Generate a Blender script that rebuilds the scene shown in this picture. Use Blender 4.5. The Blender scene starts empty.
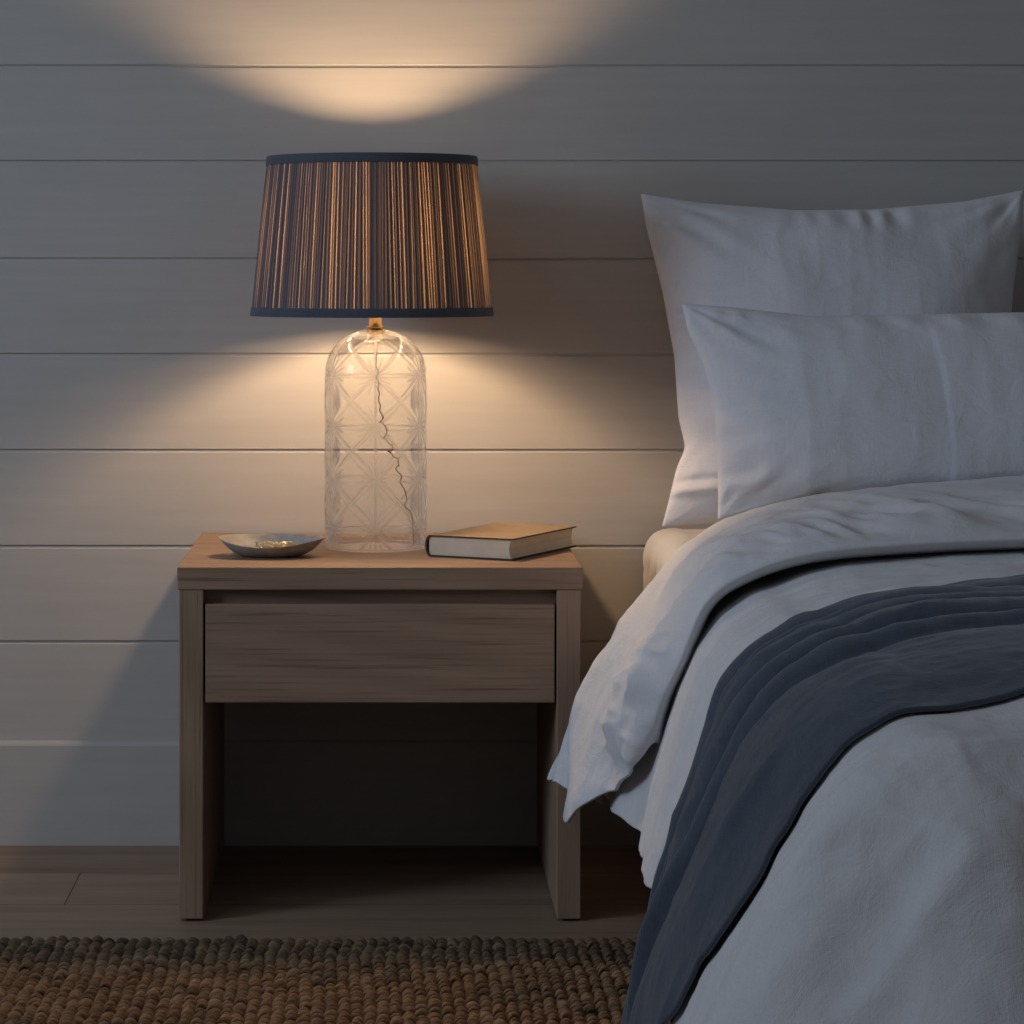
import bpy, math, random
import numpy as np
from mathutils import Vector, noise as mnoise

random.seed(7)
rng = np.random.default_rng(7)
C = bpy.context.scene.collection
PI = math.pi

# ---------------------------------------------------------------- camera
F = 2800.0                       # focal length in pixels of the 1024 frame
CY, CZ = -4.54, 0.9314           # camera y, z  (x = 0)
cam_d = bpy.data.cameras.new('camera')
cam = bpy.data.objects.new('camera', cam_d)
C.objects.link(cam)
cam.location = (0, CY, CZ)
cam.rotation_euler = (PI / 2, 0, 0)
cam_d.sensor_width = 36
cam_d.lens = F / 1024 * 36
cam_d.shift_x = (512 - 386) / 1024
cam_d.shift_y = (270 - 512) / 1024
bpy.context.scene.camera = cam

# ---------------------------------------------------------------- noise
def _hash(ix, iy, iz, seed):
    n = (ix * 374761393 + iy * 668265263 + iz * 2147483647 + seed * 974634777) & 0xFFFFFFFF
    n = ((n ^ (n >> 13)) * 1274126177) & 0xFFFFFFFF
    n = ((n ^ (n >> 16)) * 2246822519) & 0xFFFFFFFF
    return ((n ^ (n >> 15)) & 0xFFFFFF) / float(0xFFFFFF) * 2 - 1

def vnoise(x, y, z, seed=0):
    x, y, z = np.broadcast_arrays(np.asarray(x, float), np.asarray(y, float), np.asarray(z, float))
    xi, yi, zi = np.floor(x).astype(np.int64), np.floor(y).astype(np.int64), np.floor(z).astype(np.int64)
    fx, fy, fz = x - xi, y - yi, z - zi
    q = lambda t: t * t * t * (t * (t * 6 - 15) + 10)
    u, v, w = q(fx), q(fy), q(fz)
    r = 0
    for dx in (0, 1):
        for dy in (0, 1):
            for dz in (0, 1):
                wgt = (u if dx else 1 - u) * (v if dy else 1 - v) * (w if dz else 1 - w)
                r = r + wgt * _hash(xi + dx, yi + dy, zi + dz, seed)
    return r

def fbm(x, y, z, octv=4, seed=0, gain=.5):
    a, s, f = 1.0, 0.0, 1.0
    for k in range(octv):
        s = s + a * vnoise(x * f, y * f, z * f, seed + k * 17)
        a *= gain; f *= 2.03
    return s

def ridge(x, y, z, octv=3, seed=0):
    a, s, f = 1.0, 0.0, 1.0
    for k in range(octv):
        n = 1 - np.abs(vnoise(x * f, y * f, z * f, seed + k * 31)) * 2
        s = s + a * n
        a *= .5; f *= 2.1
    return s

def smooth(a, b, x):
    t = np.clip((x - a) / (b - a), 0, 1)
    return t * t * (3 - 2 * t)

# ---------------------------------------------------------------- mesh helpers
def link(name, verts, faces, mat, parent=None, smooth_sh=True, attrs=None, loc=None):
    me = bpy.data.meshes.new(name)
    me.from_pydata([tuple(v) for v in verts] if not isinstance(verts, np.ndarray) else verts.tolist(), [], faces)
    me.update()
    if smooth_sh:
        me.polygons.foreach_set('use_smooth', [True] * len(me.polygons))
    if mat:
        me.materials.append(mat)
    if attrs:
        for k, arr in attrs.items():
            at = me.attributes.new(k, 'FLOAT', 'POINT')
            at.data.foreach_set('value', np.asarray(arr, dtype=np.float32).ravel())
    o = bpy.data.objects.new(name, me)
    C.objects.link(o)
    if parent:
        o.parent = parent
        o.matrix_parent_inverse = parent.matrix_basis.inverted() if False else o.matrix_parent_inverse
        # vertices are given in world space: take the parent's place off
        me.transform(parent.matrix_basis.inverted())
        me.update()
    return o

def grid_faces(n, m, wrap_m=False, wrap_n=False, flip=False):
    f = []
    for i in range(n if wrap_n else n - 1):
        i2 = (i + 1) % n
        for j in range(m if wrap_m else m - 1):
            j2 = (j + 1) % m
            q = (i * m + j, i * m + j2, i2 * m + j2, i2 * m + j)
            f.append(q[::-1] if flip else q)
    return f

def empty(name, loc, label, cat, group=None, rz=0):
    o = bpy.data.objects.new(name, None)
    C.objects.link(o)
    o.location = loc
    o.rotation_euler = (0, 0, rz)
    bpy.context.view_layer.update()
    o.empty_display_size = .05
    tag(o, label, cat, group)
    return o

def tag(o, label=None, cat=None, group=None, kind=None):
    if label: o['label'] = label
    if cat: o['category'] = cat
    if group: o['group'] = group
    if kind: o['kind'] = kind
    return o

def box_vf(x0, x1, y0, y1, z0, z1):
    v = [(x0, y0, z0), (x1, y0, z0), (x1, y1, z0), (x0, y1, z0), (x0, y0, z1), (x1, y0, z1), (x1, y1, z1), (x0, y1, z1)]
    f = [(0, 3, 2, 1), (4, 5, 6, 7), (0, 1, 5, 4), (1, 2, 6, 5), (2, 3, 7, 6), (3, 0, 4, 7)]
    return v, f

def box(name, x0, x1, y0, y1, z0, z1, mat, parent=None, bevel=.0015, seg=2):
    v, f = box_vf(x0, x1, y0, y1, z0, z1)
    o = link(name, v, f, mat, parent, smooth_sh=False)
    if bevel:
        b = o.modifiers.new('bevel', 'BEVEL')
        b.width = bevel; b.segments = seg; b.limit_method = 'ANGLE'
        b.harden_normals = False
        for p in o.data.polygons: p.use_smooth = False
    return o

def lathe(name, prof, cx, cy, mat, parent=None, n=48, close=True):
    """prof: list of (r, z)."""
    P = np.array(prof)
    a = np.linspace(0, 2 * PI, n, endpoint=False)
    V = np.zeros((len(P), n, 3))
    V[:, :, 0] = cx + P[:, 0:1] * np.cos(a)
    V[:, :, 1] = cy + P[:, 0:1] * np.sin(a)
    V[:, :, 2] = P[:, 1:2]
    f = grid_faces(len(P), n, wrap_m=True)
    if close:
        f.append(tuple(range(n))[::-1])
        f.append(tuple(range((len(P) - 1) * n, len(P) * n)))
    return link(name, V.reshape(-1, 3), f, mat, parent)

def tube_vf(pts, rad, n=8, closed=False, caps=True):
    pts = np.asarray(pts, float)
    m = len(pts)
    r = np.broadcast_to(np.asarray(rad, float), (m,))
    if closed:
        T = np.roll(pts, -1, 0) - np.roll(pts, 1, 0)
    else:
        T = np.gradient(pts, axis=0)
    T /= np.linalg.norm(T, axis=1)[:, None] + 1e-12
    up = np.array([0, 0, 1.0]) if abs(T[0][2]) < .9 else np.array([1.0, 0, 0])
    Nn = np.cross(T[0], up); Nn /= np.linalg.norm(Nn)
    V = []
    for i in range(m):
        Nn = Nn - T[i] * np.dot(Nn, T[i]); Nn /= np.linalg.norm(Nn)
        B = np.cross(T[i], Nn)
        for k in range(n):
            a = 2 * PI * k / n
            V.append(pts[i] + r[i] * (math.cos(a) * Nn + math.sin(a) * B))
    f = grid_faces(m, n, wrap_m=True, wrap_n=closed)
    if not closed and caps:
        f.append(tuple(range(n))[::-1])
        f.append(tuple(range((m - 1) * n, m * n)))
    return V, f

def catmull(P, n):
    """resample array P (k, ...) along axis 0 with a Catmull-Rom curve to n samples (uniform in index)."""
    P = np.asarray(P, float)
    k = len(P)
    t = np.linspace(0, k - 1, n)
    i = np.clip(np.floor(t).astype(int), 0, k - 2)
    u = (t - i).reshape((-1,) + (1,) * (P.ndim - 1))
    ext = np.concatenate([[2 * P[0] - P[1]], P, [2 * P[-1] - P[-2]]])
    p0, p1, p2, p3 = ext[i], ext[i + 1], ext[i + 2], ext[i + 3]
    return .5 * ((2 * p1) + (-p0 + p2) * u + (2 * p0 - 5 * p1 + 4 * p2 - p3) * u ** 2 + (-p0 + 3 * p1 - 3 * p2 + p3) * u ** 3)

def grid_normals(V):
    du = np.gradient(V, axis=0); dv = np.gradient(V, axis=1)
    n = np.cross(du, dv)
    return n / (np.linalg.norm(n, axis=2, keepdims=True) + 1e-12)

# ---------------------------------------------------------------- material helpers
class NT:
    def __init__(s, name):
        s.m = bpy.data.materials.new(name); s.m.use_nodes = True
        s.t = s.m.node_tree; s.t.nodes.clear()
        s.out = s.n('ShaderNodeOutputMaterial')
    def n(s, typ, **kw):
        nd = s.t.nodes.new(typ)
        for k, v in kw.items():
            if k.startswith('i_'):
                nd.inputs[k[2:].replace('_', ' ')].default_value = v
            else:
                setattr(nd, k, v)
        return nd
    def l(s, a, b): s.t.links.new(a, b)
    def coords(s, kind='Object'):
        return s.n('ShaderNodeTexCoord').outputs[kind]
    def mapping(s, vec, scale=(1, 1, 1), rot=(0, 0, 0), loc=(0, 0, 0)):
        m = s.n('ShaderNodeMapping'); s.l(vec, m.inputs['Vector'])
        m.inputs['Scale'].default_value = scale; m.inputs['Rotation'].default_value = rot; m.inputs['Location'].default_value = loc
        return m.outputs['Vector']
    def noise(s, vec, scale, detail=4, rough=.5, dist=0):
        nd = s.n('ShaderNodeTexNoise')
        s.l(vec, nd.inputs['Vector'])
        nd.inputs['Scale'].default_value = scale; nd.inputs['Detail'].default_value = detail
        nd.inputs['Roughness'].default_value = rough; nd.inputs['Distortion'].default_value = dist
        return nd.outputs['Fac']
    def ramp(s, fac, stops, interp='LINEAR'):
        r = s.n('ShaderNodeValToRGB'); s.l(fac, r.inputs['Fac'])
        cr = r.color_ramp; cr.interpolation = interp
        while len(cr.elements) > 1: cr.elements.remove(cr.elements[-1])
        for k, (p, c) in enumerate(stops):
            e = cr.elements[0] if k == 0 else cr.elements.new(p)
            e.position = p; e.color = (*c, 1) if len(c) == 3 else c
        return r.outputs['Color']
    def math(s, op, a, b=None, clamp=False):
        m = s.n('ShaderNodeMath', operation=op); m.use_clamp = clamp
        for k, v in enumerate((a, b)):
            if v is None: continue
            if isinstance(v, (int, float)): m.inputs[k].default_value = v
            else: s.l(v, m.inputs[k])
        return m.outputs[0]
    def mix(s, fac, a, b, blend='MIX'):
        m = s.n('ShaderNodeMix', data_type='RGBA', blend_type=blend)
        for idx, v in ((0, fac), (6, a), (7, b)):
            if isinstance(v, (int, float)): m.inputs[idx].default_value = v
            elif isinstance(v, tuple): m.inputs[idx].default_value = (*v, 1) if len(v) == 3 else v
            else: s.l(v, m.inputs[idx])
        return m.outputs[2]
    def bump(s, h, strength=.3, dist=.001, normal=None):
        b = s.n('ShaderNodeBump'); s.l(h, b.inputs['Height'])
        b.inputs['Strength'].default_value = strength; b.inputs['Distance'].default_value = dist
        if normal: s.l(normal, b.inputs['Normal'])
        return b.outputs['Normal']
    def pbsdf(s, color, rough=.5, normal=None, **kw):
        p = s.n('ShaderNodeBsdfPrincipled')
        if isinstance(color, tuple): p.inputs['Base Color'].default_value = (*color, 1)
        else: s.l(color, p.inputs['Base Color'])
        if isinstance(rough, (int, float)): p.inputs['Roughness'].default_value = rough
        else: s.l(rough, p.inputs['Roughness'])
        if normal: s.l(normal, p.inputs['Normal'])
        for k, v in kw.items(): p.inputs[k.replace('_', ' ')].default_value = v
        return p.outputs[0]
    def done(s, sh):
        s.l(sh, s.out.inputs['Surface']); return s.m

def wood(name, axis, dark, light, seed=0, fine=1.0, rough=.55):
    """oak veneer; the grain runs along `axis`."""
    m = NT(name)
    co = m.coords()
    sc = [14, 14, 14]; sc[axis] = .9
    v = m.mapping(co, scale=tuple(sc), loc=(seed * 3.1, seed * 1.7, seed * .9))
    n1 = m.noise(v, 1.0, 3, .5, .6)
    w = m.n('ShaderNodeTexWave', wave_type='BANDS', bands_direction='DIAGONAL')
    sc3 = [5, 5, 5]; sc3[axis] = .8
    m.l(m.mapping(co, scale=tuple(sc3), loc=(seed, seed, seed)), w.inputs['Vector'])
    w.inputs['Scale'].default_value = 2.2; w.inputs['Distortion'].default_value = 5; w.inputs['Detail'].default_value = 3
    w.inputs['Detail Scale'].default_value = 1.2
    sc2 = [420, 420, 420]; sc2[axis] = 9
    n2 = m.noise(m.mapping(co, scale=tuple(sc2)), 1.0 * fine, 2, .6)
    sc4 = [260, 260, 260]; sc4[axis] = 5
    n3 = m.noise(m.mapping(co, scale=tuple(sc4)), 1.0 * fine, 3, .6)
    f = m.math('ADD', m.math('MULTIPLY', n1, .30), m.math('MULTIPLY', w.outputs['Fac'], .18))
    f = m.math('ADD', f, m.math('MULTIPLY', n3, .55))
    f = m.math('ADD', f, m.math('MULTIPLY', n2, .18))
    col = m.ramp(f, [(.12, dark), (.92, light)])
    pores = m.ramp(n3, [(.30, (.66, .60, .56)), (.44, (1, 1, 1))])
    col = m.mix(.75, col, pores, 'MULTIPLY')
    bh = m.math('ADD', n2, n3)
    return m.done(m.pbsdf(col, rough, m.bump(bh, .25, .0006), Specular_IOR_Level=.35))

M = {}
OD, OL = (.20, .124, .080), (.41, .268, .178)
M['oak_x'] = wood('oak_horizontal', 0, OD, OL, 1)
M['oak_drawer'] = wood('oak_drawer', 0, OD, OL, 5)
M['oak_z'] = wood('oak_vertical', 2, OD, OL, 2)
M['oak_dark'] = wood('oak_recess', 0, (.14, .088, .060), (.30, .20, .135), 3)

def floor_mat():
    m = NT('oak_floor')
    co = m.coords()
    br = m.n('ShaderNodeTexBrick')
    m.l(m.mapping(co, scale=(1, 1, 1), loc=(1.422, .0, 0)), br.inputs['Vector'])
    br.offset = .5; br.squash = 1
    br.inputs['Color1'].default_value = (.0, .0, .0, 1); br.inputs['Color2'].default_value = (1, 1, 1, 1)
    br.inputs['Mortar'].default_value = (.5, .5, .5, 1)
    br.inputs['Scale'].default_value = 1; br.inputs['Mortar Size'].default_value = .0012
    br.inputs['Mortar Smooth'].default_value = .1
    br.inputs['Brick Width'].default_value = 1.9; br.inputs['Row Height'].default_value = .215
    off = m.n('ShaderNodeVectorMath', operation='MULTIPLY')
    m.l(br.outputs['Color'], off.inputs[0]); off.inputs[1].default_value = (3, 7, 0)
    add = m.n('ShaderNodeVectorMath', operation='ADD'); m.l(co, add.inputs[0]); m.l(off.outputs[0], add.inputs[1])
    v = add.outputs[0]
    n1 = m.noise(m.mapping(v, scale=(1.2, 14, 1)), 1, 4, .55, .7)
    n2 = m.noise(m.mapping(v, scale=(6, 150, 1)), 1, 3, .6)
    f = m.math('ADD', m.math('MULTIPLY', n1, .7), m.math('MULTIPLY', n2, .35))
    f = m.math('ADD', f, m.math('MULTIPLY', m.math('SUBTRACT', br.outputs['Color'], .5), .10))
    col = m.ramp(f, [(.3, (.19, .128, .084)), (.75, (.43, .305, .21))])
    col = m.mix(m.math('MULTIPLY', br.outputs['Fac'], .75), col, (.03, .02, .014))
    h = m.math('SUBTRACT', m.math('MULTIPLY', n2, .3), br.outputs['Fac'])
    return m.done(m.pbsdf(col, .5, m.bump(h, .3, .001), Specular_IOR_Level=.3))
M['floor'] = floor_mat()

def paint_mat():
    m = NT('painted_boards')
    co = m.coords()
    n1 = m.noise(m.mapping(co, scale=(3, 3, 60)), 1, 4, .6)
    n2 = m.noise(m.mapping(co, scale=(40, 1, 260)), 1, 2, .5)
    n3 = m.noise(co, 2.0, 3, .5)
    f = m.math('ADD', m.math('MULTIPLY', n1, .5), m.math('MULTIPLY', n3, .5))
    col = m.ramp(f, [(.35, (.475, .455, .42)), (.65, (.535, .515, .48))])
    h = m.math('ADD', n1, m.math('MULTIPLY', n2, .6))
    return m.done(m.pbsdf(col, .6, m.bump(h, .10, .001), Specular_IOR_Level=.3))
M['wall'] = paint_mat()

def linen_mat(name, c0, c1, weave=900, bumpy=.35, sheen=.15, creases=.5):
    m = NT(name)
    co = m.coords()
    a = m.noise(m.mapping(co, scale=(weave, weave * .06, weave * .06)), 1, 2, .6)
    b = m.noise(m.mapping(co, scale=(weave * .06, weave * .06, weave)), 1, 2, .6)
    c = m.noise(m.mapping(co, scale=(weave * .06, weave, weave * .06)), 1, 2, .6)
    g = m.noise(co, 9, 4, .6)
    cr = m.noise(m.mapping(co, scale=(1, 1, 1)), 26, 5, .62, 1.2)
    w = m.math('ADD', m.math('ADD', a, b), c)
    f = m.math('ADD', m.math('MULTIPLY', g, .5), m.math('MULTIPLY', w, .35))
    col = m.ramp(f, [(.45, c0), (1.0, c1)])
    nrm = m.bump(cr, creases, .004)
    nrm = m.bump(w, bumpy, .0009, nrm)
    return m.done(m.pbsdf(col, .85, nrm, Specular_IOR_Level=.15, Sheen_Weight=sheen, Sheen_Roughness=.5))
M['linen'] = linen_mat('white_linen', (.64, .635, .64), (.78, .775, .77))
M['pillow'] = linen_mat('pillow_linen', (.66, .655, .67), (.78, .775, .79), creases=.45)
M['sheet'] = linen_mat('sheet_cotton', (.64, .61, .57), (.74, .72, .68), creases=.3)
M['throw'] = linen_mat('slate_blue_wool', (.044, .056, .076), (.092, .110, .140), weave=700, bumpy=.5, sheen=.35, creases=.25)
M['ticking'] = linen_mat('mattress_fabric', (.5, .48, .45), (.6, .58, .55))
M['bed_base'] = linen_mat('bed_base_fabric', (.05, .045, .04), (.09, .08, .07))

def simple(name, col, rough=.5, metal=0, **kw):
    m = NT(name)
    n = m.noise(m.coords(), 60, 4, .6)
    c = m.mix(m.math('MULTIPLY', n, .3), col, tuple(x * .7 for x in col))
    return m.done(m.pbsdf(c, rough, m.bump(n, .05, .001), Metallic=metal, **kw))
M['brass'] = simple('aged_brass', (.62, .40, .16), .3, 1)
M['gold'] = simple('polished_gold', (.85, .68, .42), .2, 1)
M['black'] = simple('black_felt', (.02, .02, .02), .8)
M['socket'] = simple('brass_socket', (.5, .34, .15), .35, 1)

def ceramic_mat():
    m = NT('grey_stoneware')
    co = m.coords()
    n = m.noise(co, 60, 5, .6); sp = m.noise(co, 600, 2, .5)
    col = m.ramp(n, [(.35, (.30, .295, .285)), (.65, (.40, .395, .38))])
    col = m.mix(m.math('MULTIPLY', m.math('GREATER_THAN', sp, .64), .45), col, (.07, .06, .055))
    return m.done(m.pbsdf(col, .5, m.bump(n, .15, .0015), Specular_IOR_Level=.4))
M['ceramic'] = ceramic_mat()

def cover_mat(name, c0, c1):
    m = NT(name)
    co = m.coords()
    a = m.noise(co, 900, 2, .5); b = m.noise(co, 14, 4, .6)
    col = m.ramp(b, [(.3, c0), (.7, c1)])
    return m.done(m.pbsdf(col, .7, m.bump(a, .2, .0005), Specular_IOR_Level=.25))
M['book_cover'] = cover_mat('tan_book_cloth', (.34, .245, .145), (.42, .305, .185))
M['book_edge'] = cover_mat('brown_board_edge', (.075, .045, .03), (.10, .06, .04))

def pages_mat():
    m = NT('page_edges')
    n = m.noise(m.mapping(m.coords(), scale=(2, 2, 2600)), 1, 2, .5)
    n2 = m.noise(m.coords(), 25, 3, .5)
    f = m.math('ADD', m.math('MULTIPLY', n, .7), m.math('MULTIPLY', n2, .3))
    col = m.ramp(f, [(.35, (.60, .50, .36)), (.6, (.82, .72, .55))])
    return m.done(m.pbsdf(col, .8, m.bump(n, .4, .0005)))
M['pages'] = pages_mat()

def glass_mat():
    m = NT('cut_crystal')
    at = m.n('ShaderNodeAttribute', attribute_name='cut').outputs['Fac']
    n = m.noise(m.coords(), 35, 3, .5)
    nrm = m.bump(n, .08, .002)
    tr = m.n('ShaderNodeBsdfTransparent'); tr.inputs[0].default_value = (.985, .98, .97, 1)
    gl = m.n('ShaderNodeBsdfGlossy'); gl.inputs['Roughness'].default_value = .06; gl.inputs[0].default_value = (1, 1, 1, 1)
    m.l(nrm, gl.inputs['Normal'])
    fr = m.n('ShaderNodeFresnel'); fr.inputs['IOR'].default_value = 1.45; m.l(nrm, fr.inputs['Normal'])
    mx = m.n('ShaderNodeMixShader')
    m.l(m.math('MULTIPLY', fr.outputs[0], .55, clamp=True), mx.inputs[0]); m.l(tr.outputs[0], mx.inputs[1]); m.l(gl.outputs[0], mx.inputs[2])
    g = m.n('ShaderNodeBsdfGlass'); g.inputs['IOR'].default_value = 1.14; g.inputs['Roughness'].default_value = .02
    g.inputs[0].default_value = (.98, .97, .95, 1)
    dt = m.n('ShaderNodeBsdfTranslucent'); dt.inputs[0].default_value = (.9, .88, .84, 1)
    dd = m.n('ShaderNodeBsdfDiffuse'); dd.inputs[0].default_value = (.9, .88, .84, 1)
    fro = m.n('ShaderNodeMixShader'); fro.inputs[0].default_value = .5; m.l(dt.outputs[0], fro.inputs[1]); m.l(dd.outputs[0], fro.inputs[2])
    mg = m.n('ShaderNodeMixShader'); mg.inputs[0].default_value = .28; m.l(g.outputs[0], mg.inputs[1]); m.l(fro.outputs[0], mg.inputs[2])
    m2 = m.n('ShaderNodeMixShader')
    m.l(m.math('MULTIPLY', at, .70), m2.inputs[0]); m.l(mx.outputs[0], m2.inputs[1]); m.l(mg.outputs[0], m2.inputs[2])
    return m.done(m2.outputs[0])
M['glass'] = glass_mat()

def shade_mat():
    m = NT('pleated_shade_fabric')
    at = m.n('ShaderNodeAttribute', attribute_name='thin').outputs['Fac']
    co = m.coords()
    wv = m.noise(m.mapping(co, scale=(120, 120, 900)), 1, 3, .6)
    f = m.math('MULTIPLY', at, m.math('ADD', .65, m.math('MULTIPLY', wv, .7)))
    dcol = m.ramp(f, [(.0, (.085, .095, .118)), (.8, (.18, .160, .145))])
    d = m.n('ShaderNodeBsdfDiffuse'); m.l(dcol, d.inputs[0])
    m.l(m.bump(wv, .3, .0008), d.inputs['Normal'])
    t = m.n('ShaderNodeBsdfTranslucent')
    tcol = m.ramp(f, [(.0, (.0014, .0011, .0009)), (.35, (.016, .010, .006)), (.9, (.088, .057, .033))])
    lw = m.n('ShaderNodeLayerWeight'); lw.inputs[0].default_value = .5
    fc = m.math('SUBTRACT', 1.0, lw.outputs['Facing'])
    tcol = m.mix(m.math('ADD', .05, m.math('POWER', fc, 1.2), clamp=True), (0, 0, 0), tcol)
    m.l(tcol, t.inputs[0])
    a = m.n('ShaderNodeAddShader'); m.l(d.outputs[0], a.inputs[0]); m.l(t.outputs[0], a.inputs[1])
    return m.done(a.outputs[0])
M['shade'] = shade_mat()
M['shade_trim'] = linen_mat('shade_trim_fabric', (.065, .073, .092), (.10, .112, .135), weave=900, creases=.05)

def bulb_mat():
    m = NT('glowing_bulb')
    e = m.n('ShaderNodeEmission'); e.inputs[0].default_value = (1, .65, .37, 1); e.inputs[1].default_value = BULB
    return m.done(e.outputs[0])
BULB = 275.0
M['bulb'] = bulb_mat()

def jute_mat():
    m = NT('braided_jute')
    at = m.n('ShaderNodeAttribute', attribute_name='tone').outputs['Fac']
    wm = m.n('ShaderNodeAttribute', attribute_name='warm').outputs['Fac']
    co = m.coords()
    fib = m.noise(m.mapping(co, scale=(110, 620, 620), rot=(0, 0, .3)), 1, 3, .6)
    f = m.math('ADD', m.math('MULTIPLY', at, .62), m.math('MULTIPLY', m.math('SUBTRACT', fib, .22), .75))
    c1 = m.ramp(f, [(.15, (.055, .036, .022)), (.55, (.19, .125, .074)), (1, (.36, .25, .15))])
    c2 = m.ramp(f, [(.15, (.085, .042, .020)), (.55, (.29, .155, .075)), (1, (.48, .29, .15))])
    col = m.mix(wm, c1, c2)
    return m.done(m.pbsdf(col, .8, m.bump(fib, .9, .0022), Specular_IOR_Level=.2))
M['jute'] = jute_mat()

# ================================================================ ROOM
def build_wall():
    x0, x1 = -3.4, 4.2
    zs = [0.9314 - (py - 270) / 616.74 for py in (740.5, 642, 546.5, 450.5, 354.5, 259, 161.5, 66)]
    pitch = zs[1] - zs[0]
    z = zs[-1]
    while z < 2.7:
        z += .156; zs.append(z)
    prof = [(.0, 0.0)]                   # (y, z): board face at y = 0
    g, d = .0017, .0032
    for k, zz in enumerate(zs[1:]):
        prof += [(0, zz - g - .0018), (.0014, zz - g), (d, zz - g), (d, zz + g), (.0012, zz + g), (0, zz + g + .0012)]
    prof.append((0, 2.75))
    v, f = [], []
    for x in (x0, x1):
        for (y, z) in prof: v.append((x, y, z))
    n = len(prof)
    for i in range(n - 1): f.append((i, n + i, n + i + 1, i + 1))
    b = len(v)
    # back of the wall
    v += [(x0, .12, 0), (x1, .12, 0), (x1, .12, 2.75), (x0, .12, 2.75)]
    f += [(b, b + 3, b + 2, b + 1), (0, b, b + 1, n), (n - 1, 2 * n - 1, b + 2, b + 3)]
    o = link('wall_back', v, f, M['wall'], smooth_sh=False); tag(o, kind='structure')
    # baseboard: the lowest, slightly proud board with a rounded top
    zt = zs[0]
    t = .010
    pr = [(-t, 0), (-t, zt - .007), (-t + .0015, zt - .0035), (-t + .0045, zt - .0012), (0, zt)]
    v, f = [], []
    for x in (x0, x1):
        for (y, z) in pr: v.append((x, y, z))
    n = len(pr)
    for i in range(n - 1): f.append((i, n + i, n + i + 1, i + 1))
    b = len(v); v += [(x0, 0, 0), (x1, 0, 0)]
    f += [(n - 1, 2 * n - 1, b + 1, b), (0, b, b + 1, n)]
    o = link('baseboard_back', v, f, M['wall'], smooth_sh=False); tag(o, kind='structure')
    v, f = box_vf(x0, x1, -5.6, .12, -.06, 0)
    o = link('floor', v, f, M['floor'], smooth_sh=False); tag(o, kind='structure')
build_wall()

# ================================================================ NIGHTSTAND
NX0, NX1, NY0, NY1 = -.2986, .2814, -.540, -.012
TZ = .5066
def build_nightstand():
    t = empty('nightstand', ((NX0 + NX1) / 2, (NY0 + NY1) / 2, 0), 'oak nightstand with one handleless drawer beside the bed', 'nightstand')
    box('tabletop', NX0, NX1, NY0, NY1, TZ - .0323, TZ, M['oak_x'], t, .0018)
    lw = .0345
    for s in (0, 1):
        a, b = (NX0 + .0028, NX0 + .0028 + lw) if s == 0 else (NX1 - .0028 - lw, NX1 - .0028)
        leg = box('side_panel', a, b, NY0 + .002, NY1, .0035, TZ - .0323, M['oak_z'], t, .0015)
        for yy in (NY0 + .03, NY1 - .03):
            g = lathe('glide', [(.011, 0), (.011, .0036)], (a + b) / 2, yy, M['black'], None, 20)
            g.parent = leg; g.data.transform(t.matrix_basis.inverted())
    li, ri = NX0 + .0028 + lw, NX1 - .0028 - lw
    dz0, dz1 = .3125, .4535
    box('drawer_front', li + .0028, ri - .0028, NY0 + .004, NY0 + .024, dz0, dz1, M['oak_drawer'], t, .0015)
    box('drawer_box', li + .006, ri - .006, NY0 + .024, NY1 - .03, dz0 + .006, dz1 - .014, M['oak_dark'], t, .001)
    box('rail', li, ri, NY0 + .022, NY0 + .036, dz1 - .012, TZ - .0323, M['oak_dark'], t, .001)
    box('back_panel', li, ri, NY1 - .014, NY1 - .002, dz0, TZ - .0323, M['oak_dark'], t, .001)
build_nightstand()

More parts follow.
